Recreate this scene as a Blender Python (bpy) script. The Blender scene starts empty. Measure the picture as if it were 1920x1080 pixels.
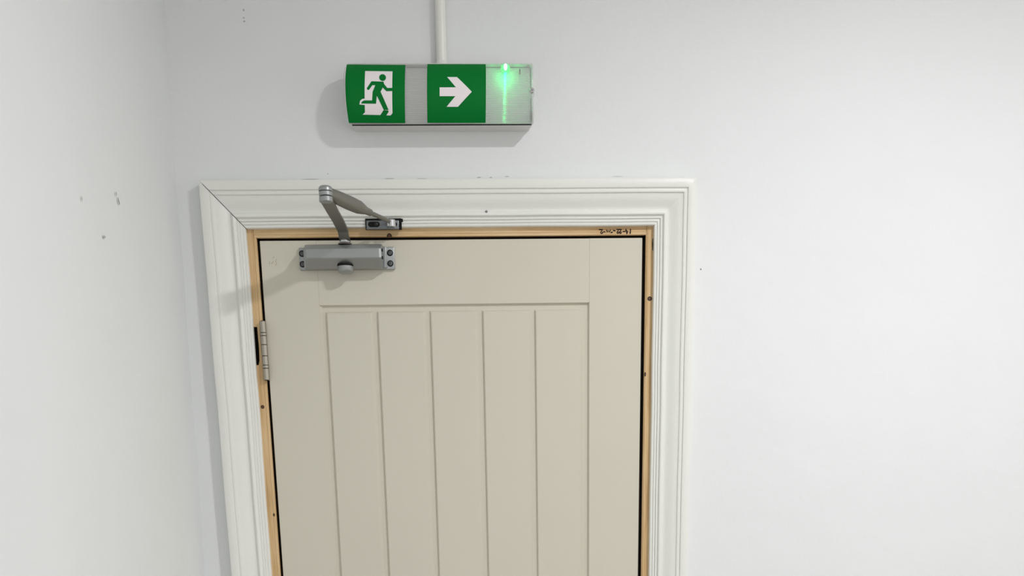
import bpy, bmesh, math, random
from mathutils import Vector, Matrix, noise
random.seed(7)
scene = bpy.context.scene
COL = scene.collection
ZC = 1.5865                      # camera height above the floor (m)

# ------------------------------------------------------------------ camera
F_PX, PP_Y = 1920.0, 1340.0      # focal length and principal point row, for a 1920x1080 frame
right = Vector((0.99876595, -0.04684165, -0.01650536))
up = Vector((0.02738281, 0.24211622, 0.96986077))
fwd = Vector((0.04143367, 0.96911588, -0.2431001))
cam_data = bpy.data.cameras.new('camera')
cam_data.sensor_fit = 'HORIZONTAL'
cam_data.sensor_width = 36.0
cam_data.lens = 36.0 * F_PX / 1920.0
cam_data.shift_y = (PP_Y - 540.0) / 1920.0
cam_data.clip_start = 0.02
cam = bpy.data.objects.new('camera', cam_data)
COL.objects.link(cam)
R3 = Matrix((right, up, -fwd)).transposed()
cam.matrix_world = Matrix.Translation((0.0, -2.056, ZC)) @ R3.to_4x4()
scene.camera = cam

# ------------------------------------------------------------------ world, exposure
world = bpy.data.worlds.new('world')
scene.world = world
world.use_nodes = True
bg = world.node_tree.nodes['Background']
bg.inputs[0].default_value = (1.0, 0.99, 0.97, 1)
bg.inputs[1].default_value = 1.0
LAMP_W = 23.0                    # ceiling downlight (the lamp itself is built below)
LAMP_COLOR = (0.985, 0.985, 1.0)
LAMP_POS = (0.90, -1.20, ZC + 1.155)
vs = scene.view_settings
vs.view_transform = 'Standard'
vs.look = 'None'
vs.gamma = 1.0
vs.use_curve_mapping = False
vs.exposure = 0.0


# ------------------------------------------------------------------ helpers
def lin(r, g, b):
    f = lambda v: (v / 255.0 / 12.92) if v / 255.0 <= 0.04045 else ((v / 255.0 + 0.055) / 1.055) ** 2.4
    return (f(r), f(g), f(b), 1.0)


def new_mat(name, color, rough=0.5, metal=0.0, spec=0.5):
    m = bpy.data.materials.new(name)
    m.use_nodes = True
    b = m.node_tree.nodes['Principled BSDF']
    b.inputs['Base Color'].default_value = color
    b.inputs['Roughness'].default_value = rough
    b.inputs['Metallic'].default_value = metal
    b.inputs['Specular IOR Level'].default_value = spec
    return m


def nodes_of(m):
    nt = m.node_tree
    return nt, nt.nodes, nt.links, nt.nodes['Principled BSDF']


def world_coords(nt, scale):
    g = nt.nodes.new('ShaderNodeNewGeometry')
    mp = nt.nodes.new('ShaderNodeMapping')
    mp.inputs['Scale'].default_value = scale
    nt.links.new(g.outputs['Position'], mp.inputs['Vector'])
    return mp.outputs['Vector']


def add_noise(nt, vec, scale, detail=4.0, rough=0.55):
    n = nt.nodes.new('ShaderNodeTexNoise')
    n.inputs['Scale'].default_value = scale
    n.inputs['Detail'].default_value = detail
    n.inputs['Roughness'].default_value = rough
    nt.links.new(vec, n.inputs['Vector'])
    return n.outputs['Fac']


def add_ramp(nt, fac, stops):
    r = nt.nodes.new('ShaderNodeValToRGB')
    cr = r.color_ramp
    cr.elements[0].position, cr.elements[0].color = stops[0]
    cr.elements[1].position, cr.elements[1].color = stops[-1]
    for p, c in stops[1:-1]:
        e = cr.elements.new(p)
        e.color = c
    nt.links.new(fac, r.inputs['Fac'])
    return r.outputs['Color']


def add_bump(nt, height, strength, dist, normal=None):
    b = nt.nodes.new('ShaderNodeBump')
    b.inputs['Strength'].default_value = strength
    b.inputs['Distance'].default_value = dist
    nt.links.new(height, b.inputs['Height'])
    if normal is not None:
        nt.links.new(normal, b.inputs['Normal'])
    return b.outputs['Normal']


def painted(name, color, rough, var, bumps, spec=0.4):
    """paint: slight colour variation and layered bump. bumps = [(scale, strength, dist, stretch)]"""
    m = new_mat(name, color, rough, 0.0, spec)
    nt, N, L, b = nodes_of(m)
    v = world_coords(nt, (1, 1, 1))
    c2 = tuple(c * (1 - var) for c in color[:3]) + (1,)
    L.new(add_ramp(nt, add_noise(nt, v, 3.0, 6), [(0.35, c2), (0.65, color)]), b.inputs['Base Color'])
    nrm = None
    for sc, st, di, stretch in bumps:
        nrm = add_bump(nt, add_noise(nt, world_coords(nt, stretch), sc, 5), st, di, nrm)
    L.new(nrm, b.inputs['Normal'])
    return m


def pine(name, axis):
    m = new_mat(name, lin(205, 172, 122), 0.55)
    nt, N, L, b = nodes_of(m)
    sc = [60.0, 60.0, 60.0]
    sc[axis] = 3.0
    f = add_noise(nt, world_coords(nt, sc), 1.6, 6, 0.6)
    col = add_ramp(nt, f, [(0.30, lin(176, 138, 90)), (0.45, lin(206, 172, 124)), (0.6, lin(219, 190, 146)), (0.75, lin(194, 158, 110))])
    L.new(col, b.inputs['Base Color'])
    L.new(add_bump(nt, f, 0.25, 0.001), b.inputs['Normal'])
    return m


M = {}
M['wall'] = painted('wall_paint', lin(229, 231, 232), 0.6, 0.02,
                    [(4.0, 0.35, 0.012, (1, 1, 1)), (45.0, 0.18, 0.002, (1, 1, 0.6)), (350.0, 0.12, 0.0006, (1, 1, 1))], 0.3)
M['ceiling'] = painted('ceiling_paint', lin(235, 235, 232), 0.8, 0.02, [(60.0, 0.1, 0.002, (1, 1, 1))], 0.2)
M['floor'] = painted('floor_vinyl', lin(150, 142, 130), 0.5, 0.15, [(30.0, 0.1, 0.002, (1, 1, 1))])
M['gloss_v'] = painted('gloss_paint_upright', lin(232, 233, 227), 0.35, 0.03,
                       [(26.0, 0.30, 0.004, (1, 1, 0.25)), (160.0, 0.28, 0.0015, (1, 1, 0.35))], 0.5)
M['gloss_h'] = painted('gloss_paint_head', lin(232, 233, 227), 0.35, 0.03,
                       [(26.0, 0.25, 0.004, (0.25, 1, 1)), (160.0, 0.2, 0.0015, (0.35, 1, 1))], 0.5)
M['door'] = painted('door_paint', lin(208, 204, 189), 0.42, 0.02,
                    [(14.0, 0.08, 0.004, (1, 1, 0.3)), (300.0, 0.08, 0.0005, (1, 1, 0.3))], 0.4)
M['pine_v'] = pine('pine_upright', 2)
M['pine_h'] = pine('pine_head', 0)
M['knot'] = new_mat('pine_knot', lin(52, 30, 14), 0.6)
M['knot_heart'] = new_mat('pine_knot_heart', lin(110, 72, 38), 0.6)
M['gap_black'] = new_mat('gap_shade_black', lin(16, 12, 10), 0.8, 0, 0.1)
M['dark'] = new_mat('dark_cavity', lin(24, 20, 16), 0.9, 0, 0.05)
M['ink'] = new_mat('marker_ink', lin(26, 20, 18), 0.7, 0, 0.2)
M['pencil'] = new_mat('pencil_mark', lin(176, 170, 150), 0.7, 0, 0.2)
M['chip'] = new_mat('paint_chip', lin(176, 176, 174), 0.8, 0, 0.2)
M['chip_dark'] = new_mat('paint_chip_dark', lin(128, 128, 126), 0.8, 0, 0.2)


def metal_paint(name, color, rough, metal):
    m = new_mat(name, color, rough, metal)
    nt, N, L, b = nodes_of(m)
    L.new(add_bump(nt, add_noise(nt, world_coords(nt, (1, 1, 1)), 900.0, 3), 0.08, 0.0004), b.inputs['Normal'])
    return m


M['silver'] = metal_paint('silver_paint', lin(160, 163, 163), 0.40, 0.65)
M['silver_dark'] = metal_paint('silver_arm_paint', lin(124, 122, 114), 0.42, 0.5)
M['bright'] = metal_paint('bright_steel', lin(205, 206, 208), 0.25, 1.0)
M['zinc'] = metal_paint('zinc_plate', lin(128, 132, 136), 0.35, 0.9)
M['brushed'] = metal_paint('brushed_steel', lin(172, 166, 155), 0.25, 1.0)
M['screw_dark'] = metal_paint('dark_screw', lin(34, 34, 34), 0.4, 0.3)
M['screw_head'] = metal_paint('screw_head_steel', lin(92, 94, 96), 0.4, 0.6)
M['black'] = new_mat('black_parts_and_gaps', lin(14, 14, 14), 0.6, 0, 0.2)
M['green'] = new_mat('sign_green', lin(0, 116, 46), 0.5, 0, 0.12)
M['white_film'] = new_mat('sign_white', lin(244, 237, 240), 0.4, 0, 0.3)
M['pvc'] = painted('white_pvc', lin(232, 232, 226), 0.35, 0.01, [(90.0, 0.06, 0.001, (1, 1, 0.2))], 0.5)
M['tray'] = painted('sign_tray_plastic', lin(214, 212, 210), 0.4, 0.02, [(90.0, 0.05, 0.001, (1, 1, 1))], 0.5)
M['reflector'] = new_mat('reflector_plastic', lin(222, 224, 223), 0.13, 0.5, 0.8)


def clear_plastic():
    m = bpy.data.materials.new('ribbed_clear_plastic')
    m.use_nodes = True
    nt, N, L, b = nodes_of(m)
    b.inputs['Base Color'].default_value = lin(226, 226, 226)
    b.inputs['Roughness'].default_value = 0.16
    b.inputs['Specular IOR Level'].default_value = 0.6
    tr = N.new('ShaderNodeBsdfTransparent')
    tr.inputs['Color'].default_value = (0.93, 0.94, 0.94, 1)
    mx = N.new('ShaderNodeMixShader')
    mx.inputs['Fac'].default_value = 0.40
    L.new(tr.outputs[0], mx.inputs[1])
    L.new(b.outputs[0], mx.inputs[2])
    L.new(mx.outputs[0], N['Material Output'].inputs['Surface'])
    return m


M['clear'] = clear_plastic()


def emitter(name, color, strength):
    m = new_mat(name, color, 0.4)
    b = m.node_tree.nodes['Principled BSDF']
    b.inputs['Emission Color'].default_value = color
    b.inputs['Emission Strength'].default_value = strength
    return m


M['led'] = emitter('green_led', (0.25, 1.0, 0.45, 1), 9.0)
M['led_halo'] = emitter('green_led_halo', (0.0, 0.9, 0.16, 1), 0.75)
M['lamp'] = emitter('lamp_lens', (1, 1, 1, 1), 6.0)


def W(x, y, z):
    """millimetres (x right, y into the wall, z from camera height) -> metres in the room"""
    return Vector((x / 1000.0, y / 1000.0, ZC + z / 1000.0))


def link(name, bm, mat, parent=None, smooth=False, local=False, sharp=None):
    """bmesh in room metres -> object; vertices become local to the parent's origin"""
    bmesh.ops.recalc_face_normals(bm, faces=bm.faces)
    me = bpy.data.meshes.new(name)
    off = Vector((0, 0, 0))
    if parent is not None and not local:
        off = parent.get('origin_off')
        off = Vector(off) if off is not None else Vector((0, 0, 0))
        bmesh.ops.translate(bm, vec=-off, verts=bm.verts)
    bm.to_mesh(me)
    bm.free()
    for p in me.polygons:
        p.use_smooth = smooth
    if smooth and sharp:
        me.set_sharp_from_angle(angle=math.radians(sharp))
    me.materials.append(M[mat] if isinstance(mat, str) else mat)
    o = bpy.data.objects.new(name, me)
    COL.objects.link(o)
    if parent is not None:
        o.parent = parent
    return o


ROOTS = {}


def tag(o, label, cat, kind=None, group=None):
    o['label'] = label
    o['category'] = cat
    if kind:
        o['kind'] = kind
    if group:
        o['group'] = group
    return o


def thing(name, loc, label, cat, kind=None):
    o = bpy.data.objects.new(name, None)
    o.empty_display_size = 0.05
    COL.objects.link(o)
    o.location = loc
    o['origin_off'] = list(loc)
    ROOTS[name] = o
    return tag(o, label, cat, kind)


def box(bm, x0, x1, y0, y1, z0, z1, bevel=0.0, seg=2):
    """box in mm"""
    ps = [W(x, y, z) for x in (x0, x1) for y in (y0, y1) for z in (z0, z1)]
    v = [bm.verts.new(p) for p in ps]
    fs = [bm.faces.new([v[i] for i in q]) for q in ((0, 1, 3, 2), (4, 6, 7, 5), (0, 4, 5, 1), (2, 3, 7, 6), (0, 2, 6, 4), (1, 5, 7, 3))]
    bmesh.ops.recalc_face_normals(bm, faces=fs)
    if bevel > 0:
        es = list({e for f in fs for e in f.edges})
        bmesh.ops.bevel(bm, geom=es, offset=bevel / 1000.0, segments=seg, affect='EDGES', profile=0.5)
    return bm


def boxobj(name, dims, mat, parent, bevel=0.0, smooth=False):
    bm = bmesh.new()
    box(bm, *dims, bevel=bevel)
    return link(name, bm, mat, parent, smooth or bevel > 0, sharp=40)


def lathe(bm, center, axis, prof, seg=24, caps=True):
    """prof = [(t, r)] in mm along axis from center (mm)"""
    ax = Vector(axis).normalized()
    a = ax.orthogonal().normalized()
    b = ax.cross(a)
    rings = []
    for t, r in prof:
        ring = []
        for i in range(seg):
            th = 2 * math.pi * i / seg
            p = Vector(center) + ax * t + (a * math.cos(th) + b * math.sin(th)) * r
            ring.append(bm.verts.new(W(*p)))
        rings.append(ring)
    for r0, r1 in zip(rings, rings[1:]):
        for i in range(seg):
            j = (i + 1) % seg
            bm.faces.new((r0[i], r0[j], r1[j], r1[i]))
    if caps:
        bm.faces.new(rings[0])
        bm.faces.new(rings[-1])
    return bm


def latheobj(name, center, axis, prof, mat, parent, seg=24, sharp=35):
    bm = bmesh.new()
    lathe(bm, center, axis, prof, seg)
    return link(name, bm, mat, parent, True, sharp=sharp)


def sweep(bm, path, sections, up_hint=(0, 0, 1)):
    """path points (mm); sections[i] = (half_width, half_thickness, n) superellipse section; closed ends"""
    rings = []
    n = len(path)
    for i in range(n):
        p = Vector(path[i])
        d = (Vector(path[min(i + 1, n - 1)]) - Vector(path[max(i - 1, 0)])).normalized()
        side = d.cross(Vector(up_hint)).normalized()
        upv = side.cross(d).normalized()
        hw, ht, ex = sections[i]
        ring = []
        for k in range(20):
            th = 2 * math.pi * k / 20
            c, s = math.cos(th), math.sin(th)
            cx = math.copysign(abs(c) ** (2.0 / ex), c)
            sy = math.copysign(abs(s) ** (2.0 / ex), s)
            ring.append(bm.verts.new(W(*(p + side * hw * cx + upv * ht * sy))))
        rings.append(ring)
    for r0, r1 in zip(rings, rings[1:]):
        for i in range(20):
            j = (i + 1) % 20
            bm.faces.new((r0[i], r0[j], r1[j], r1[i]))
    bm.faces.new(rings[0])
    bm.faces.new(rings[-1])
    return bm


def prism(bm, poly, y0, y1):
    """polygon in the wall plane [(x, z)] extruded from depth y0 to y1 (mm)"""
    a = [bm.verts.new(W(x, y0, z)) for x, z in poly]
    b = [bm.verts.new(W(x, y1, z)) for x, z in poly]
    bm.faces.new(a)
    bm.faces.new(list(reversed(b)))
    n = len(poly)
    for i in range(n):
        j = (i + 1) % n
        bm.faces.new((a[i], b[i], b[j], a[j]))
    return bm


def ribbon(bm, pts, width, y, thick=0.15):
    """hand-drawn stroke on the wall plane: a thin raised ribbon"""
    P = [Vector((x, z)) for x, z in pts]
    L, Rr = [], []
    for i, p in enumerate(P):
        d = (P[min(i + 1, len(P) - 1)] - P[max(i - 1, 0)]).normalized()
        nrm = Vector((-d.y, d.x)) * (width * random.uniform(0.42, 0.58))
        e = d * width * 0.4 * (-1 if i == 0 else 1 if i == len(P) - 1 else 0)
        L.append(p + nrm + e)
        Rr.append(p - nrm + e)
    for i in range(len(P) - 1):
        q = [L[i], L[i + 1], Rr[i + 1], Rr[i]]
        prism(bm, [(v.x, v.y) for v in q], y - thick, y)
    return bm


# ------------------------------------------------------------------ the room
FLOOR = -ZC * 1000.0
CEIL = 1170.0
DOOR_L, DOOR_R, DOOR_T = -362.0, 347.2, 394.9
LIN_L, LIN_R, LIN_T = -367.2, 353.2, 400.0


def grid_wall(name, corner, du, dv, nu, nv, fn, mat):
    bm = bmesh.new()
    vv = [[bm.verts.new(fn(corner, i / nu, j / nv)) for j in range(nv + 1)] for i in range(nu + 1)]
    for i in range(nu):
        for j in range(nv):
            bm.faces.new((vv[i][j], vv[i + 1][j], vv[i + 1][j + 1], vv[i][j + 1]))
    return bm


# wall with the door: one mesh around the opening
bm = bmesh.new()
OP_L, OP_R, OP_T = -410.0, 396.0, 440.0
for x0, x1, z0, z1 in ((-640, OP_L, FLOOR, CEIL), (OP_R, 3200, FLOOR, CEIL), (OP_L, OP_R, OP_T, CEIL)):
    box(bm, x0, x1, 0, 120, z0, z1)
wall_back = link('wall_back', bm, 'wall')
tag(wall_back, 'white painted plaster wall around the cream door', 'wall', 'structure')


# left wall: slightly out of plumb and uneven where it meets the door wall
def left_fn(_, s, t):
    y = 30.0 - 4030.0 * (s ** 1.8)
    z = FLOOR + t * (CEIL - FLOOR)
    x = -510.6 + 0.0148 * z
    w = math.exp(y / 220.0) if y < 0 else 1.0
    x += 3.2 * w * noise.noise(Vector((0.3, y / 60.0, z / 130.0))) + 1.5 * noise.noise(Vector((5.3, y / 300.0, z / 300.0)))
    return W(x, y, z)


bm = grid_wall('wall_left', None, 0, 0, 60, 220, left_fn, 'wall')
wall_left = link('wall_left', bm, 'wall', None, True)
tag(wall_left, 'white painted plaster wall on the left, meeting the door wall in a corner', 'wall', 'structure')

bm = bmesh.new()
box(bm, -640, 3200, -4000, 120, FLOOR - 60, FLOOR)
floor = link('floor', bm, 'floor')
tag(floor, 'grey-beige floor in front of the door', 'floor', 'structure')
bm = bmesh.new()
box(bm, -640, 3200, -4000, 120, CEIL, CEIL + 60)
ceil = link('ceiling', bm, 'ceiling')
tag(ceil, 'white ceiling above the door wall', 'ceiling', 'structure')


# small chips and marks on the two walls
def flake(bm, cx, cz, rx, rz, rot, y, thick=0.3):
    pts = []
    for k in range(9):
        th = 2 * math.pi * k / 9
        r = random.uniform(0.7, 1.15)
        a, b = rx * r * math.cos(th), rz * r * math.sin(th)
        pts.append((cx + a * math.cos(rot) - b * math.sin(rot), cz + a * math.sin(rot) + b * math.cos(rot)))
    prism(bm, pts, y - thick, y)


for cx, cz, rx, rz, mt in ((-360.7, 767.5, 1.6, 2.2, 'chip'), (-361.6, 755.6, 1.8, 1.5, 'chip'), (-361.1, 750.0, 2.0, 1.7, 'chip'),
                           (458.1, 338.8, 1.6, 1.6, 'chip_dark'), (-230, 506, 1.2, 0.8, 'chip'), (-262, 497.3, 16, 0.5, 'chip'), (-118, 497.6, 10, 0.6, 'chip'),
                           (-60, 497.3, 9, 0.4, 'chip'), (44, 498.6, 4, 0.8, 'chip'), (66, 498.6, 3, 0.9, 'chip'), (95, 500, 4, 0.6, 'chip'), (300, 499, 12, 0.4, 'chip')):
    bm = bmesh.new()
    flake(bm, cx, cz, rx, rz, 0.2 if rx < 3 else 0.005, 0.05)
    link('paint_chip', bm, mt, wall_back)
for cy, cz, ry, rz, rot, mt in ((-357, 382, 1.8, 5.4, 0.45, 'chip_dark'), (-366, 390.5, 2.2, 2.6, 0.5, 'chip'),
                                (-520, 349.5, 1.8, 3.5, 0.2, 'chip'), (-440, 317.5, 5.0, 2.0, 0.1, 'chip')):
    bm = bmesh.new()
    flake(bm, cy, cz, ry, rz, rot, 0)
    xw = -510.6 + 0.0148 * cz
    for v in bm.verts:
        y, x = v.co.x, v.co.y
        v.co.x, v.co.y = xw / 1000.0 + 0.0016 - x * 1.0, y
    link('paint_chip', bm, mt, wall_left)

# ------------------------------------------------------------------ moulded architrave
ARCH_T, ARCH_LX, ARCH_RX = 491.3, -458.0, 442.2
PROF = [(0, 0), (0, 21.5), (0.5, 23.2), (2, 24), (14.4, 24), (15.6, 23.4), (16.0, 21.0), (17.6, 20.8), (18.0, 22.4), (19, 23), (22, 22.9), (23.2, 22.2), (23.6, 20.2),
        (24.5, 19.8), (29, 19.2), (34, 17.6), (39, 15.2), (43.5, 12.6), (47, 10.9), (49.6, 10.2), (50.6, 10.4),
        (51.0, 12.8), (52.2, 14.6), (54.6, 15.4), (57.2, 14.8), (58.8, 13), (59.4, 10.6), (60.6, 10.4),
        (61.0, 12.2), (62.2, 12.9), (63.6, 12.6), (64.4, 11.6), (64.6, 10.1), (65.3, 10.0), (65.5, 11.6), (66.8, 12.1), (68.4, 11.8), (69.4, 11.0), (69.6, 9.5), (70.3, 9.4),
        (70.5, 10.9), (71.7, 11.3), (73.4, 10.9), (74.6, 9.8), (75, 8), (75, 0)]
KH = 1.032                        # the head is a touch wider than the legs
trim = thing('trim_1', W(-8, 0, FLOOR), 'white gloss-painted moulded architrave around the door, mitred at its corners', 'architrave', 'structure')


def prof_depth(w):
    for (w0, d0), (w1, d1) in zip(PROF[1:-1], PROF[2:-1]):
        if w0 <= w <= w1 and w1 > w0:
            return d0 + (d1 - d0) * (w - w0) / (w1 - w0)
    return PROF[1][1] if w <= 0 else PROF[-2][1]


# on the left leg the mouldings are clogged with old paint: softer profile
SOFT = [(w, d) if (d == 0 or w < 1 or w > 73) else (w, 0.4 * d + 0.6 * sum(prof_depth(min(74.0, max(1.0, w + q * 0.5))) for q in range(-6, 7)) / 13.0) for w, d in PROF]


def moulding(name, kind, mat):
    bm = bmesh.new()
    g = 0.45
    wob = lambda a, b: 0.5 * noise.noise(Vector((a / 90.0, b / 30.0, 1.7)))
    rows = []
    if kind == 'head':
        N = 90
        for i in range(N + 1):
            t = i / N
            row = []
            for w, d in PROF:
                x0, x1 = ARCH_LX + w + 2 * g, ARCH_RX - w
                x = x0 + (x1 - x0) * t
                row.append(bm.verts.new(W(x, -d + (0.4 * wob(x, w) if d > 0 else 0), ARCH_T - w * KH + wob(x, w + 50))))
            rows.append(row)
    else:
        s = 1 if kind == 'left' else -1
        X = ARCH_LX if kind == 'left' else ARCH_RX
        N = 150
        for i in range(N + 1):
            t = (i / N)
            row = []
            for w, d in (SOFT if kind == 'left' else PROF):
                zt = ARCH_T - w * KH - (g if kind == 'left' else 0.0)
                z = zt + (FLOOR - zt) * t
                dd = -d + (0.5 * wob(z, w) if d > 0 else 0)
                row.append(bm.verts.new(W(X + s * w + 1.6 * wob(z, 77) , dd, z)))
            rows.append(row)
    for r0, r1 in zip(rows, rows[1:]):
        for k in range(len(PROF) - 1):
            bm.faces.new((r0[k], r0[k + 1], r1[k + 1], r1[k]))
    bm.faces.new(rows[0])
    bm.faces.new(rows[-1])
    return link(name, bm, mat, trim, True, sharp=32)


moulding('architrave_head', 'head', 'gloss_h')
moulding('architrave_leg', 'left', 'gloss_v')
moulding('architrave_leg', 'right', 'gloss_v')
# dark nail hole on the head
latheobj('nail_hole', (56, -13.4, 438.0), (0, -1, 0), [(0, 2.6), (1.8, 2.2), (2.1, 0.6)], 'chip_dark', trim, 10)

# ------------------------------------------------------------------ bare pine door lining
lining = thing('trim_2', W(-7, 0, FLOOR), 'unpainted pine door lining with dark knots between the architrave and the cream door', 'door frame', 'structure')


def lining_piece(name, kind, mat):
    """face strip, shallow scored line, narrow inner strip; runs back through the wall"""
    bm = bmesh.new()
    if kind == 'head':
        # joint with the legs at each end
        x0, x1 = LIN_L - 4.6, LIN_R + 0.2
        box(bm, x0, x1, 0.0, 100, LIN_T + 4.7, OP_T - 2, bevel=0.35)
        box(bm, x0, x1, 0.4, 100, LIN_T, LIN_T + 4.6, bevel=0.35)
    elif kind == 'left':
        # outer strip has a ragged notch cut beside the hinge
        poly = [(OP_L + 2, FLOOR), (LIN_L - 5.0, FLOOR), (LIN_L - 5.0, OP_T - 2), (OP_L + 2, OP_T - 2),
                (OP_L + 2, 246), (-377.2, 246), (-377.2, 240), (-376.6, 210), (-377.4, 186), (-379.6, 178), (OP_L + 2, 177)]
        prism(bm, poly, 0, 100)
        box(bm, LIN_L - 4.9, LIN_L, 0.4, 100, FLOOR, LIN_T, bevel=0.4)
    else:
        poly = [(LIN_R + 0.5, FLOOR), (OP_R - 2, FLOOR), (OP_R - 2, 371), (368.0, 371), (365.6, 373), (365.0, 384), (365.8, 394), (OP_R - 2, 395),
                (OP_R - 2, OP_T - 2), (LIN_R + 0.5, OP_T - 2)]
        prism(bm, poly, 0, 100)
        bmesh.ops.bevel(bm, geom=[e for e in bm.edges if abs(e.verts[0].co.x - e.verts[1].co.x) < 1e-6 and abs(e.verts[0].co.y) < 1e-5
                                  and abs(e.verts[1].co.y) < 1e-5 and e.verts[0].co.x < (LIN_R + 1) / 1000], offset=0.0018, segments=3, affect='EDGES')
    return link(name, bm, mat, lining, True, sharp=30)


lining_piece('lining_head', 'head', 'pine_h')
lining_piece('lining_leg', 'left', 'pine_v')
lining_piece('lining_leg', 'right', 'pine_v')
# dark backing painting shade into the notches, black strips painting shade into the door gap, and the stop behind it
boxobj('notch_shade_backing', (-408, -377, 6, 60, 176, 247), 'dark', lining)
boxobj('notch_shade_backing', (364.6, 394, 6, 60, 370.5, 395.5), 'dark', lining)
boxobj('gap_shade_strip', (LIN_L - 1, DOOR_L + 0.6, 9, 30, FLOOR, LIN_T), 'gap_black', lining)
boxobj('gap_shade_strip', (DOOR_R - 0.6, LIN_R + 1, 9, 30, FLOOR, LIN_T), 'gap_black', lining)
boxobj('gap_shade_strip', (LIN_L - 1, LIN_R + 1, 9, 30, DOOR_T - 0.6, LIN_T + 1), 'gap_black', lining)


def knot(x, z, rx, rz, half=False):
    bm = bmesh.new()
    n = 9 if half else 16
    pts = [(x + rx * math.cos(t * math.pi / 8), z + rz * math.sin(t * math.pi / 8)) for t in range(n)]
    prism(bm, pts, -0.25, 0.3)
    k = link('knot', bm, 'knot', lining)
    bm = bmesh.new()
    pts = [(x + 0.45 * rx * math.cos(t * math.pi / 5), z + (0.3 * rz if half else 0) + 0.4 * rz * math.sin(t * math.pi / 5)) for t in range(10)]
    prism(bm, pts, -0.35, 0.2)
    bmesh.ops.translate(bm, vec=-Vector(lining['origin_off']), verts=bm.verts)
    link('knot_heart', bm, 'knot_heart', k, local=True)


knot(362.0, 288.1, 4.6, 4.0)
knot(-377.9, 102.3, 3.4, 3.4)
knot(-123.5, LIN_T - 0.6, 4.8, 6.6, True)
knot(-371.2, -100, 1.8, 3.0)
knot(355.4, 152, 1.8, 4.0)

# marker-pen numbers written upside down on the head of the lining
INK = [[(272.3, 404.2), (271.3, 402.4), (269.0, 402.4), (268.3, 404.2), (270.3, 406.4), (272.2, 408.5), (265.9, 408.8)], [(274.0, 405.2), (276.7, 404.7)],
       [(279.6, 407.7), (280.8, 404.3), (282.8, 406.9), (284.8, 404.3), (286.6, 407.8)], [(287.9, 403.9), (289.9, 404.0)], [(292.2, 407.0), (295.3, 406.6)],
       [(302.4, 404.2), (301.5, 402.2), (299.5, 402.3), (299.2, 404.0), (300.7, 406.2), (302.4, 408.5), (298.5, 408.7)],
       [(307.1, 404.1), (306.4, 402.2), (304.3, 402.3), (304.0, 404.0), (305.4, 406.1), (307.3, 408.5), (303.4, 408.8)], [(310.2, 405.2), (313.2, 405.2)],
       [(315.5, 408.9), (317.5, 401.7)], [(317.5, 401.7), (319.6, 405.7), (314.6, 406.1)], [(324.1, 408.8), (323.7, 402.0)]]
bm = bmesh.new()
for s in INK:
    ribbon(bm, [(x, z + 0.4) for x, z in s], 1.9, -0.15)
link('marker_writing', bm, 'ink', lining)

# ------------------------------------------------------------------ the door
door = thing('door_1', W(-7, 3, FLOOR), 'cream painted door with a recessed panel of vertical boards', 'door', 'structure')
YF, YR = 3.0, 8.6                # face and recessed ground of the panel
DB = FLOOR + 6
ST_L, ST_R = -259.3, 247.6       # stile edges
PT, PB = 283.0, FLOOR + 230      # panel opening top / bottom


def profile_prism(bm, pts, z0, z1):
    """[(x, y)] cross-section extruded upright"""
    a = [bm.verts.new(W(x, y, z0)) for x, y in pts]
    b = [bm.verts.new(W(x, y, z1)) for x, y in pts]
    bm.faces.new(a)
    bm.faces.new(list(reversed(b)))
    for i in range(len(pts)):
        j = (i + 1) % len(pts)
        bm.faces.new((a[i], b[i], b[j], a[j]))


bm = bmesh.new()
profile_prism(bm, [(DOOR_L, 47), (DOOR_L, YF + 1.2), (DOOR_L + 0.4, YF + 0.4), (DOOR_L + 1.2, YF), (ST_L - 0.5, YF), (ST_L, YF + 0.35), (ST_L, 47)], DB, DOOR_T)
profile_prism(bm, [(ST_L, 47), (ST_L, YF + 0.1), (ST_L + 4.6, YR), (ST_L + 4.6, 47)], PB - 4, PT - 1)
link('stile', bm, 'door', door)
bm = bmesh.new()
profile_prism(bm, [(DOOR_R, 47), (DOOR_R, YF + 1.2), (DOOR_R - 0.4, YF + 0.4), (DOOR_R - 1.2, YF), (ST_R + 0.5, YF), (ST_R, YF + 0.35), (ST_R, 47)], DB, DOOR_T)
profile_prism(bm, [(ST_R, 47), (ST_R, YF + 0.1), (ST_R - 2.6, YR), (ST_R - 2.6, 47)], PB - 4, PT - 1)
link('stile', bm, 'door', door)


def rail(name, z0, z1, chamfer_bottom, chamfer_top):
    bm = bmesh.new()
    pts = [(47, z0), (YR, z0)]
    pts += [(YF + 0.1, z0 + 2.0), (YF, z0 + 2.3)] if chamfer_bottom else [(YF, z0)]
    pts += [(YF, z1 - 2.3), (YF + 0.1, z1 - 2)] if chamfer_top else [(YF, z1 - 0.6), (YF + 0.6, z1)]
    pts += [(YR, z1), (47, z1)]
    x0, x1 = ST_L + 0.12, ST_R - 0.12
    a = [bm.verts.new(W(x0, y, z)) for y, z in pts]
    b = [bm.verts.new(W(x1, y, z)) for y, z in pts]
    bm.faces.new(a)
    bm.faces.new(list(reversed(b)))
    for i in range(len(pts)):
        j = (i + 1) % len(pts)
        bm.faces.new((a[i], b[i], b[j], a[j]))
    return link(name, bm, 'door', door)


rail('rail', PT - 2.0, DOOR_T, True, False)
rail('rail', DB, PB, False, True)
boxobj('panel_ground', (ST_L + 1, ST_R - 1, YR, 40, PB - 6, PT + 4), 'door', door)
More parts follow.
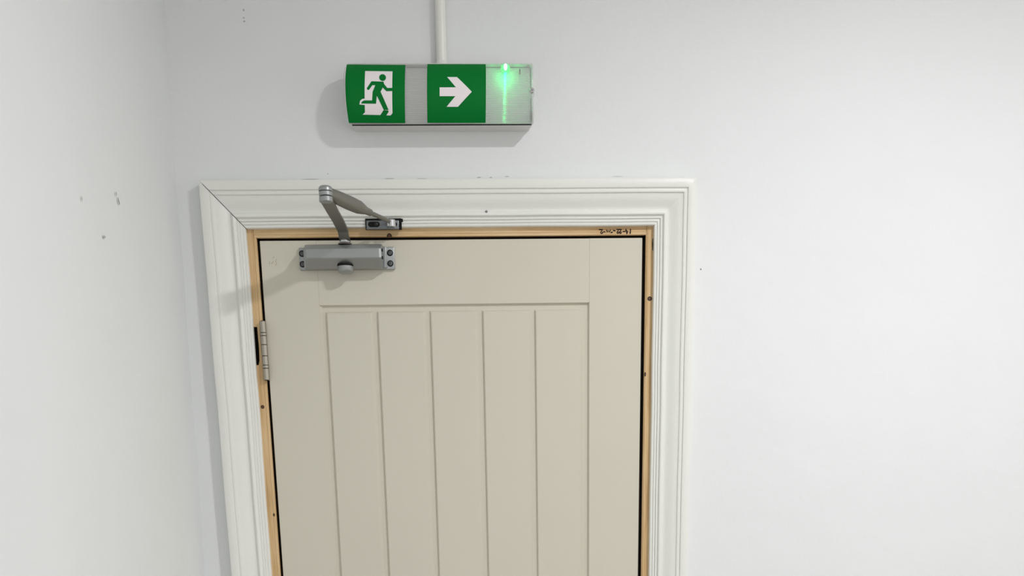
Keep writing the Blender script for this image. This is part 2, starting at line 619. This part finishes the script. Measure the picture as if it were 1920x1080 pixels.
# five boards, each with sloping edges down to the ground of the panel
starts = [-247.6, -151.9, -52.8, 45.9, 145.0]
ends = [-163.4, -64.6, 34.2, 133.2, 231.4]
for a, b in zip(starts, ends):
    bm = bmesh.new()
    z0, z1 = PB + 12, 270.2
    yt = YF + 0.6
    lo = [(a - 0.8, z0), (b + 2.8, z0), (b + 2.8, z1 + 1.6), (a - 0.8, z1 + 1.6)]
    hi = [(a + 1.2, z0 + 3), (b - 1.8, z0 + 3), (b - 1.8, z1 - 1.6), (a + 1.2, z1 - 1.6)]
    vl = [bm.verts.new(W(x, YR + 0.05, z)) for x, z in lo]
    vh = [bm.verts.new(W(x, yt, z)) for x, z in hi]
    bm.faces.new(vh)
    bm.faces.new(vl)
    for i in range(4):
        j = (i + 1) % 4
        bm.faces.new((vl[i], vl[j], vh[j], vh[i]))
    bmesh.ops.recalc_face_normals(bm, faces=bm.faces)
    es = [e for e in bm.edges if all(abs(v.co.y - yt / 1000) < 1e-6 for v in e.verts)]
    bmesh.ops.bevel(bm, geom=es, offset=0.0007, segments=2, affect='EDGES')
    link('board', bm, 'door', door, True, sharp=30)
# faint pencil scribble near the top left corner
bm = bmesh.new()
for s in [[(-346.0, 359.7), (-346.6, 355.5)], [(-343.4, 355.9), (-341.3, 357.0), (-339.8, 360.0)], [(-339.9, 365.4), (-337.2, 368.0)],
          [(-333.5, 363.4), (-335.4, 359.2), (-333.5, 356.9), (-335.8, 353.1)]]:
    ribbon(bm, s, 1.1, YF - 0.02, 0.1)
link('pencil_mark', bm, 'pencil', door)

# steel butt hinge, its barrel standing proud at the left edge
HX, HY = -365.6, -5.0
bm = bmesh.new()
box(bm, -366.4, -364.2, -4, 30, 152, 254)
hinge = link('hinge', bm, 'brushed', door)
hz = [255.2, 234.6, 229.4, 213.4, 193.6, 177.0, 171.4, 150.2]
hoff = door['origin_off']
for i, (zt, zb) in enumerate(zip(hz, hz[1:])):
    ring = i in (1, 5)
    bm = bmesh.new()
    r = 6.5 if ring else 6.0
    h = zt - zb
    lathe(bm, (HX, HY, zb), (0, 0, 1), [(0.1, r - 0.9), (0.7, r), (h - 0.7, r), (h - 0.1, r - 0.9)], 24)
    bmesh.ops.translate(bm, vec=-Vector(hoff), verts=bm.verts)
    link('bearing_ring' if ring else 'knuckle', bm, 'brushed', hinge, True, local=True, sharp=35)
bm = bmesh.new()
lathe(bm, (HX, HY, 149.6), (0, 0, 1), [(0, 4.0), (106.4, 4.0)], 16)
bmesh.ops.translate(bm, vec=-Vector(hoff), verts=bm.verts)
link('pin', bm, 'screw_dark', hinge, True, local=True, sharp=35)

# ------------------------------------------------------------------ door closer
closer = thing('door_closer', W(-204, 3, 342), 'silver overhead door closer with folded arm at the top of the cream door', 'door closer')
bm = bmesh.new()
box(bm, -290.8, -115.2, -3.4, 2.98, 343.2, 382.0, bevel=1.6)
plate = link('mounting_plate', bm, 'silver', closer, True, sharp=40)
# body: faceted extrusion with ends tapering inward
SEC = [(2.9, 345.5), (-12, 342.2), (-22, 342.6), (-41, 355.6), (-42.2, 357.6), (-42.2, 372.2), (-41, 374.0), (-32, 380.6), (-20, 383.8), (-8, 384.0), (2.9, 382.2)]
bm = bmesh.new()
stations = []
for xb, xf in ((-277.6, -275.0), (-273.6, -272.0), (-139.5, -141.0), (-135.6, -137.2)):
    edge = xb in (-277.6, -135.6)
    ring = []
    for y, z in SEC:
        t = max(0.0, min(1.0, (-y) / 42.0))
        x = xb + (xf - xb) * t
        s = 0.965 if edge else 1.0
        ring.append(bm.verts.new(W(x, y * s, 363 + (z - 363) * s)))
    stations.append(ring)
for r0, r1 in zip(stations, stations[1:]):
    for i in range(len(SEC)):
        j = (i + 1) % len(SEC)
        bm.faces.new((r0[i], r0[j], r1[j], r1[i]))
bm.faces.new(stations[0])
bm.faces.new(stations[-1])
body = link('body', bm, 'silver', closer, True, sharp=12)
coff = Vector(closer['origin_off'])


def sub(name, bm, mat, part, sharp=35):
    bmesh.ops.translate(bm, vec=-coff, verts=bm.verts)
    return link(name, bm, mat, part, True, local=True, sharp=sharp)


# end blocks with the adjusting valve at the right
bm = bmesh.new()
box(bm, -136.4, -129.6, -13, 2.9, 345, 381, bevel=1.5)
sub('end_cap', bm, 'silver', body)
bm = bmesh.new()
box(bm, -281.5, -276.6, -12, 2.9, 345, 381, bevel=1.5)
sub('end_cap', bm, 'silver', body)
for zz in (373.2, 360.4):
    bm = bmesh.new()
    lathe(bm, (-136.6, -33, zz - 2), (1, 0, 0.0), [(0, 2.6), (2.0, 2.6), (2.3, 2.2)], 14)
    sub('valve_screw', bm, 'screw_dark', body)
for sx in (-285.0, -123.6):
    for sz in (371.6, 353.4):
        bm = bmesh.new()
        lathe(bm, (sx, -3.2, sz), (0, -1, 0), [(0, 5.6), (0.5, 5.6), (0.7, 5.2), (0.7, 4.4), (0.2, 4.2), (0.2, 0.2)], 20)
        s = sub('screw', bm, 'black', plate)
        bm = bmesh.new()
        lathe(bm, (sx, -3.4, sz), (0, -1, 0), [(0, 3.9), (1.0, 3.9), (1.4, 3.3), (1.4, 1.9), (0.6, 1.8)], 18)
        sub('screw_head', bm, 'screw_head', plate)
# pinion cap under the body
bm = bmesh.new()
lathe(bm, (-204.6, -22, 349), (0, 0, -1), [(0, 16.0), (2.6, 16.0), (3.2, 15.4)], 32)
sub('collar', bm, 'black', body)
latheobj('pinion_cap', (-204.6, -22, 347), (0, 0, -1), [(0, 14.6), (9, 14.4), (10, 13.6), (12.5, 11.6), (13.6, 8.5), (14, 4)], 'silver', closer, 32, 50)
# spindle on top
bm = bmesh.new()
lathe(bm, (-203.6, -22, 383), (0, 0, 1), [(0, 12.5), (1.6, 12.5), (2.2, 11.5), (2.2, 10), (3.4, 10)], 28)
sub('spindle_seat', bm, 'silver_dark', body)
latheobj('spindle_nut', (-203.6, -22, 386), (0, 0, 1), [(0, 9.2), (4.2, 9.2), (4.8, 8.4)], 'bright', closer, 6, 20)
# main arm: flat bar cranked up from the spindle, out to the elbow
E0 = Vector((-212.5, -205, 0))
path = [(-203.4, -14, 391.0), (-203.4, -26, 391.2), (-203.6, -31, 394.0), (-204.0, -37, 401.5), (-204.6, -42, 404.4), (-206.6, -90, 409.0), (-209.6, -150, 413), (-212.0, -196, 416.6)]
secs = [(9.4, 3.0, 6)] * 3 + [(9.6, 3.0, 6), (9.8, 3.0, 6), (10.0, 3.0, 6), (10.2, 3.0, 6), (10.4, 3.2, 6)]
bm = bmesh.new()
sweep(bm, path, secs)
main_arm = link('main_arm', bm, 'silver_dark', closer, True, sharp=40)
bm = bmesh.new()
lathe(bm, (-203.6, -22, 389.6), (0, 0, 1), [(0, 9.6), (6.2, 9.6), (7.2, 8.4)], 24)
sub('arm_boss', bm, 'silver_dark', main_arm)
# elbow joint: stacked rings on an upright pin
for nm, za, zb, r, mt in (('elbow_ring', 413.2, 421.0, 11.2, 'silver'), ('elbow_washer', 420.8, 422.2, 9.6, 'screw_dark'), ('elbow_ring', 422.2, 428.8, 11.0, 'silver'),
                          ('elbow_washer', 428.6, 429.6, 10.2, 'screw_dark')):
    latheobj(nm, (E0.x, E0.y, za), (0, 0, 1), [(0, r - 0.7), (0.7, r), (zb - za - 0.7, r), (zb - za, r - 0.7)], mt, closer, 28)
latheobj('elbow_cap', (E0.x, E0.y, 429.6), (0, 0, 1), [(0, 11.2), (4.2, 11.2), (6.2, 10.2), (7.6, 8), (8.4, 4.5), (8.6, 1)], 'silver', closer, 28, 60)
# forearm: flat tubular sleeve tapering to the adjusting rod
A = Vector((E0.x, E0.y, 428.2))
B = Vector((-117.5, -24, 419.5))
ts = [0.0, 0.06, 0.16, 0.34, 0.47, 0.54, 0.585, 0.60, 0.655, 0.66, 0.8, 1.0]
hw = [9.6, 10.6, 11.2, 11.4, 11.0, 8.4, 6.6, 6.2, 5.8, 4.0, 4.0, 4.0]
ht = [7.2, 8.2, 9.4, 10.4, 10.2, 8.2, 6.4, 6.0, 5.8, 4.0, 4.0, 4.0]
ex = [4, 3.5, 3, 2.8, 2.5, 2.2, 2, 2, 2, 2, 2, 2]
bm = bmesh.new()
k = 9
sweep(bm, [A.lerp(B, t) for t in ts[:k]], list(zip(hw, ht, ex))[:k])
fore = link('forearm', bm, 'silver_dark', closer, True, sharp=60)
bm = bmesh.new()
sweep(bm, [A.lerp(B, t) for t in (0.64, 0.7, 0.8, 1.0)], [(3.7, 3.7, 2)] * 4)
sub('adjusting_rod', bm, 'silver_dark', fore)
# bracket screwed to the frame head, let into the architrave
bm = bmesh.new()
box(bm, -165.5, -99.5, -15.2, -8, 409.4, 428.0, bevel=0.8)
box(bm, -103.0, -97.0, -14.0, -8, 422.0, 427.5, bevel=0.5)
bracket_notch_shade = link('notch_shade_block', bm, 'black', closer)  # black block painted as the shaded notch round the bracket
bm = bmesh.new()
box(bm, -163.5, -104.2, -17.6, -15.0, 409.0, 424.2, bevel=1.1)
box(bm, -163.5, -104.2, -22.0, -15.0, 408.8, 411.2, bevel=0.8)
bracket = link('bracket', bm, 'zinc', closer, True, sharp=40)
for x0, x1 in ((-160.5, -139.0), (-124.0, -107.5)):
    bm = bmesh.new()
    pts = []
    r = 4.6
    for t in range(9):
        a = -math.pi / 2 + math.pi * t / 8
        pts.append((x1 - r + r * math.cos(a), 417.4 + r * math.sin(a)))
    for t in range(9):
        a = math.pi / 2 + math.pi * t / 8
        pts.append((x0 + r + r * math.cos(a), 417.4 + r * math.sin(a)))
    prism(bm, pts, -18.0, -17.4)
    sub('slot', bm, 'black', bracket)
    bm = bmesh.new()
    xc = (x0 + x1) / 2 + (4 if x0 < -130 else 2)
    lathe(bm, (xc, -17.6, 417.4), (0, -1, 0), [(0, 3.9), (1.4, 3.6), (2.2, 2.2), (2.3, 0.5)], 16)
    sub('screw', bm, 'screw_dark', bracket)
latheobj('pivot_pin', (-118.0, -24.5, 410.6), (0, 0, 1), [(0, 7.6), (1, 8.6), (11.5, 8.6), (12.6, 7.6), (13.2, 5.2)], 'bright', closer, 24)
bm = bmesh.new()
box(bm, -127.0, -110.0, -27.0, -15.2, 408.4, 410.8, bevel=0.8)
sub('bracket_lug', bm, 'zinc', bracket)

# ------------------------------------------------------------------ exit sign
SC = Vector((-20.5, 0.0, 621.0))          # centre on the wall
TILT = 0.0
sign = thing('exit_sign', W(*SC), 'green and white emergency exit sign with running figure, arrow and lit green lamp', 'exit sign')
soff = Vector(sign['origin_off'])
HWID, HH, SAG, BASE = 163.0, 48.5, 22.0, 45.0
RAD = (HH * HH + SAG * SAG) / (2 * SAG)


def endhw(z):
    return 168.2 - 6.5 * (abs(z) / HH) ** 3.6


def surf(x, z, out=0.0):
    """front of the diffuser at sign-local x, z (mm): depth from the wall"""
    zz = max(-HH, min(HH, z))
    arc = math.sqrt(RAD * RAD - zz * zz) - (RAD - SAG)
    u = min(1.0, abs(x) / endhw(zz))
    e = math.sqrt(max(0.0, 1 - u ** 46))
    return BASE + arc * (0.40 + 0.60 * e) + out


def S(x, z, d):
    return W(SC.x + x, -d, SC.z + z)


def unrot(px, pz):
    x, z = px - SC.x, pz - SC.z
    c, s = math.cos(-TILT), math.sin(-TILT)
    return x * c + z * s, -x * s + z * c


def rrect(hx, hz, r, n=5):
    pts = []
    for cx, cz, a0 in ((hx - r, hz - r, 0), (-hx + r, hz - r, 90), (-hx + r, -hz + r, 180), (hx - r, -hz + r, 270)):
        for i in range(n + 1):
            a = math.radians(a0 + 90.0 * i / n)
            pts.append((cx + r * math.cos(a), cz + r * math.sin(a)))
    return pts


# tray on the wall: open box with a thin back
bm = bmesh.new()
loops = [(HWID - 4.5, HH - 1.6, 0.0), (HWID - 3.2, HH - 1.2, 24.0), (HWID - 2.2, HH - 0.1, 25.0), (HWID - 1.2, HH + 0.2, 40.0), (HWID - 0.4, HH + 0.4, 43.5), (HWID - 2.6, HH - 1.8, 43.5), (HWID - 4.5, HH - 3.5, 20.0)]
rings = []
for hx, hz, d in loops:
    rings.append([bm.verts.new(S(x, z, d)) for x, z in rrect(hx, hz, 5)])
for r0, r1 in zip(rings, rings[1:]):
    for i in range(len(r0)):
        j = (i + 1) % len(r0)
        bm.faces.new((r0[i], r0[j], r1[j], r1[i]))
bm.faces.new(rings[0])
bm.faces.new(list(reversed(rings[-1])))
tray = link('tray', bm, 'tray', sign, True, sharp=30)


def ssub(name, bm, mat, part, smooth=True, sharp=35):
    bmesh.ops.translate(bm, vec=-soff, verts=bm.verts)
    return link(name, bm, mat, part, smooth, local=True, sharp=sharp)


# dark strip painting the shadow line of the seam along the bottom
bm = bmesh.new()
box(bm, SC.x - HWID + 6, SC.x + HWID - 4, -46.2, -43.2, SC.z - HH - 0.5, SC.z - HH + 0.9, bevel=0.3)
link('seam_shade_strip', bm, 'black', sign, True, sharp=40)

# ribbed clear diffuser
bm = bmesh.new()
us = sorted({round(s * (1 - 0.5 ** (k * 0.8)), 5) for k in range(0, 15) for s in (-1, 1)} | {-1.0, 1.0} | {i / 12 - 1 for i in range(25)})
NV = 190
rows = []
for u in us:
    row = []
    for j in range(NV + 1):
        z = -HH + 2 * HH * j / NV
        rib = 0.16 * math.sin(2 * math.pi * z / 2.6) * (1 if abs(u) < 0.97 else 0)
        x = u * endhw(z)
        row.append(bm.verts.new(S(x, z, surf(x, z, rib))))
    rows.append(row)
for a, b in zip(rows, rows[1:]):
    for j in range(NV):
        bm.faces.new((a[j], a[j + 1], b[j + 1], b[j]))
# skirt of the diffuser down to the tray
for ring_, inner in ((rows[0], 1), (rows[-1], 1)):
    low = [bm.verts.new(Vector((v.co.x * 1.0, -0.0448, v.co.z))) for v in ring_]
    for j in range(NV):
        bm.faces.new((ring_[j], ring_[j + 1], low[j + 1], low[j]))
diff = link('diffuser', bm, 'clear', sign, True, sharp=60)

# ribbed reflector inside the tray
bm = bmesh.new()
pitch, prev = 2.4, None
zs = []
z = -44.0
while z < 44:
    for q in range(7):
        a = math.pi * q / 6
        zs.append((z + pitch / 2 - pitch / 2 * math.cos(a), 34 + 0.9 * math.sin(a)))
    z += pitch
for zz, d in zs:
    cur = (bm.verts.new(S(-158, zz, d)), bm.verts.new(S(158, zz, d)))
    if prev:
        bm.faces.new((prev[0], prev[1], cur[1], cur[0]))
    prev = cur
link('reflector', bm, 'reflector', sign, True, sharp=50)


def film(name, pts, out, mat, part, strip=4.0):
    """flat-cut film laid on the curved diffuser: polygon in sign-local mm"""
    bm = bmesh.new()
    f = bm.faces.new([bm.verts.new((x, 0, z)) for x, z in pts])
    bm.normal_update()
    bmesh.ops.triangulate(bm, faces=[f])
    zmin, zmax = min(p[1] for p in pts), max(p[1] for p in pts)
    k = math.floor(zmin / strip) + 1
    while k * strip < zmax:
        bmesh.ops.bisect_plane(bm, geom=bm.verts[:] + bm.edges[:] + bm.faces[:], plane_co=(0, 0, k * strip), plane_no=(0, 0, 1))
        k += 1
    xmin = min(p[0] for p in pts)
    if xmin < -150:
        for xx in (-163.5, -161.5, -159, -156, -150):
            if xx > xmin:
                bmesh.ops.bisect_plane(bm, geom=bm.verts[:] + bm.edges[:] + bm.faces[:], plane_co=(xx, 0, 0), plane_no=(1, 0, 0))
    for v in bm.verts:
        x, zz = v.co.x, v.co.z
        v.co = S(x, zz, surf(x, zz, out))
    bmesh.ops.translate(bm, vec=-soff, verts=bm.verts)
    return link(name, bm, mat, part, True, local=True, sharp=60)


def world_poly(pts):
    return [unrot(x, z) for x, z in pts]


xl = lambda z: -endhw(z) + 2.6
zlist = [-45.6 + 91.4 * i / 12 for i in range(13)]
panel_l = film('exit_panel', [(-64.0, -46.2), (-59.8, 44.6)] + [(-164.2 + 2.6 * (abs(zz) / HH) ** 2.4 + zz / 60.0, zz) for zz in reversed(zlist)], 0.45, 'green', sign)
panel_m = film('arrow_panel', [(-25.0, -45.9), (77.4, -46.1), (79.8, 46.0), (-21.8, 46.4)], 0.45, 'green', sign)
film('arrow', world_poly([(-22.0, 624.9), (6.2, 624.9), (-8.5, 641.9), (8.5, 641.9), (33.6, 617.9), (9.0, 596.0), (-10.9, 596.1), (4.9, 611.4), (-22.4, 611.4)]), 0.7, 'white_film', panel_m)
film('doorway', world_poly([(-149.7, 653.0), (-102.6, 652.3), (-105.6, 587.6), (-109.0, 584.7), (-116.6, 584.7), (-112.0, 589.7), (-113, 591.4), (-121.0, 591.6), (-126.9, 585.2),
                            (-157.7, 585.8), (-153.3, 588.9)]), 0.7, 'white_film', panel_l)
film('foot_outline', world_poly([(-149.9, 608.2), (-156.4, 607.7), (-160.4, 604.8), (-162.0, 599.6), (-152.3, 598.9), (-149.9, 599.0)]), 0.72, 'white_film', panel_l)
film('running_figure', world_poly([(-139.1, 634.9), (-118.8, 634.3), (-117.1, 629.8), (-112.3, 624.1), (-102.2, 624.1), (-102.4, 619.2), (-114.2, 619.0), (-120.1, 624.6), (-124.2, 618.3),
                                   (-112.8, 593.4), (-111.4, 592.0), (-120.4, 591.6), (-130.9, 612.1), (-133.1, 600.6), (-159.0, 600.9), (-157.1, 603.8), (-153.2, 605.4), (-139.5, 605.4),
                                   (-137.9, 618.0), (-132.8, 628.5), (-138.0, 628.5), (-143.3, 621.7), (-146.1, 620.7), (-147.7, 623.6)]), 0.95, 'green', panel_l)
film('running_figure_head', world_poly([(-119.9 + 5.9 * math.cos(2 * math.pi * t / 20), 641.2 + 5.9 * math.sin(2 * math.pi * t / 20)) for t in range(20)]), 0.95, 'green', panel_l)
film('running_figure_foot', world_poly([(-119.6, 590.0), (-112.6, 589.7), (-117.0, 584.4), (-126.4, 584.6)]), 0.95, 'green', panel_l)

# charge indicator: a lit green lamp at the top right, inside the diffuser
lx, lz = unrot(93.6, 661.0)
bm = bmesh.new()
lathe(bm, (SC.x + lx, -52.5, SC.z + lz + 5.0), (0, 0, -1), [(0, 0.6), (0.8, 2.0), (2.0, 2.7), (6.0, 2.7), (8.2, 2.1), (9.6, 1.1), (10.0, 0.2)], 16)
led = link('indicator_lamp', bm, 'led', sign, True)
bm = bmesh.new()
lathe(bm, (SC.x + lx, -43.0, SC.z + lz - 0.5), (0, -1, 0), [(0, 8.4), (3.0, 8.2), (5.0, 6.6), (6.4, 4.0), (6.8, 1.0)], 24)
link('indicator_halo', bm, 'led_halo', sign, True)  # added glowing dome, painting the halo of glare round the lamp
ld = bpy.data.lights.new('indicator_glow', 'POINT')
ld.color = (0.0, 1.0, 0.2)
ld.energy = 0.04
ld.shadow_soft_size = 0.002
lo = bpy.data.objects.new('indicator_glow', ld)
COL.objects.link(lo)
lo.parent = sign
lo.location = S(lx, lz - 12.0, 47.0) - soff
# clips, cover screw and its boss at the right end
for x, z, h in ((139.5, 36.5, 8.0), (158.5, -33.0, 13.0)):
    bm = bmesh.new()
    box(bm, SC.x + x - 1.2, SC.x + x + 1.2, -43.6, -38, SC.z + z - h / 2, SC.z + z + h / 2, bevel=0.5)
    link('clip', bm, 'screw_dark', sign, True, sharp=40)
bm = bmesh.new()
lathe(bm, (SC.x + 158.5, -46, SC.z - 1.0), (0, -1, 0), [(0, 6.4), (16, 5.8), (18, 5.0), (18.2, 3.8)], 20)
boss = link('screw_boss', bm, 'clear', sign, True, sharp=40)
bm = bmesh.new()
lathe(bm, (SC.x + 158.5, -64, SC.z - 1.0), (0, -1, 0), [(0, 4.6), (2.6, 4.6), (4.0, 3.4), (4.0, 1.6), (2.0, 1.4)], 18)
ssub('screw', bm, 'bright', boss)

# ------------------------------------------------------------------ conduit above the sign
bm = bmesh.new()
lathe(bm, (-17.4, -10.2, 668), (0, 0, 1), [(0, 9.0), (CEIL - 668, 9.0)], 32)
pipe = link('conduit_pipe', bm, 'pvc', None, True, sharp=40)
tag(pipe, 'white round plastic conduit running up the wall from the exit sign', 'pipe')
bm = bmesh.new()
lathe(bm, (-17.4, -10.2, 668), (0, 0, 1), [(0, 11.0), (13, 10.8), (15, 9.8), (16, 9.05)], 32)
link('coupler', bm, 'pvc', pipe, True, sharp=40)

# ------------------------------------------------------------------ ceiling downlight (above the frame)
lamp = thing('ceiling_light', Vector(LAMP_POS), 'round white recessed downlight in the ceiling, right of the door', 'ceiling light')
px, py, pz = LAMP_POS[0] * 1000, LAMP_POS[1] * 1000, CEIL
bm = bmesh.new()
lathe(bm, (px, py, pz), (0, 0, -1), [(0, 98), (4, 97), (8, 88), (8, 74), (1, 70)], 40, caps=False)
link('trim_ring', bm, 'pvc', lamp, True, sharp=40)
bm = bmesh.new()
lathe(bm, (px, py, pz), (0, 0, -1), [(0.2, 72), (1.5, 70)], 40)
link('lens', bm, 'lamp', lamp, True, sharp=40)
ad = bpy.data.lights.new('downlight_beam', 'AREA')
ad.shape = 'DISK'
ad.size = 0.13
ad.spread = math.radians(162)
ad.energy = LAMP_W
ad.color = LAMP_COLOR
ao = bpy.data.objects.new('downlight_beam', ad)
COL.objects.link(ao)
ao.parent = lamp
ao.location = (0, 0, (CEIL - 12) / 1000.0 + ZC - LAMP_POS[2])

for o in bpy.data.objects:
    if 'origin_off' in o:
        del o['origin_off']
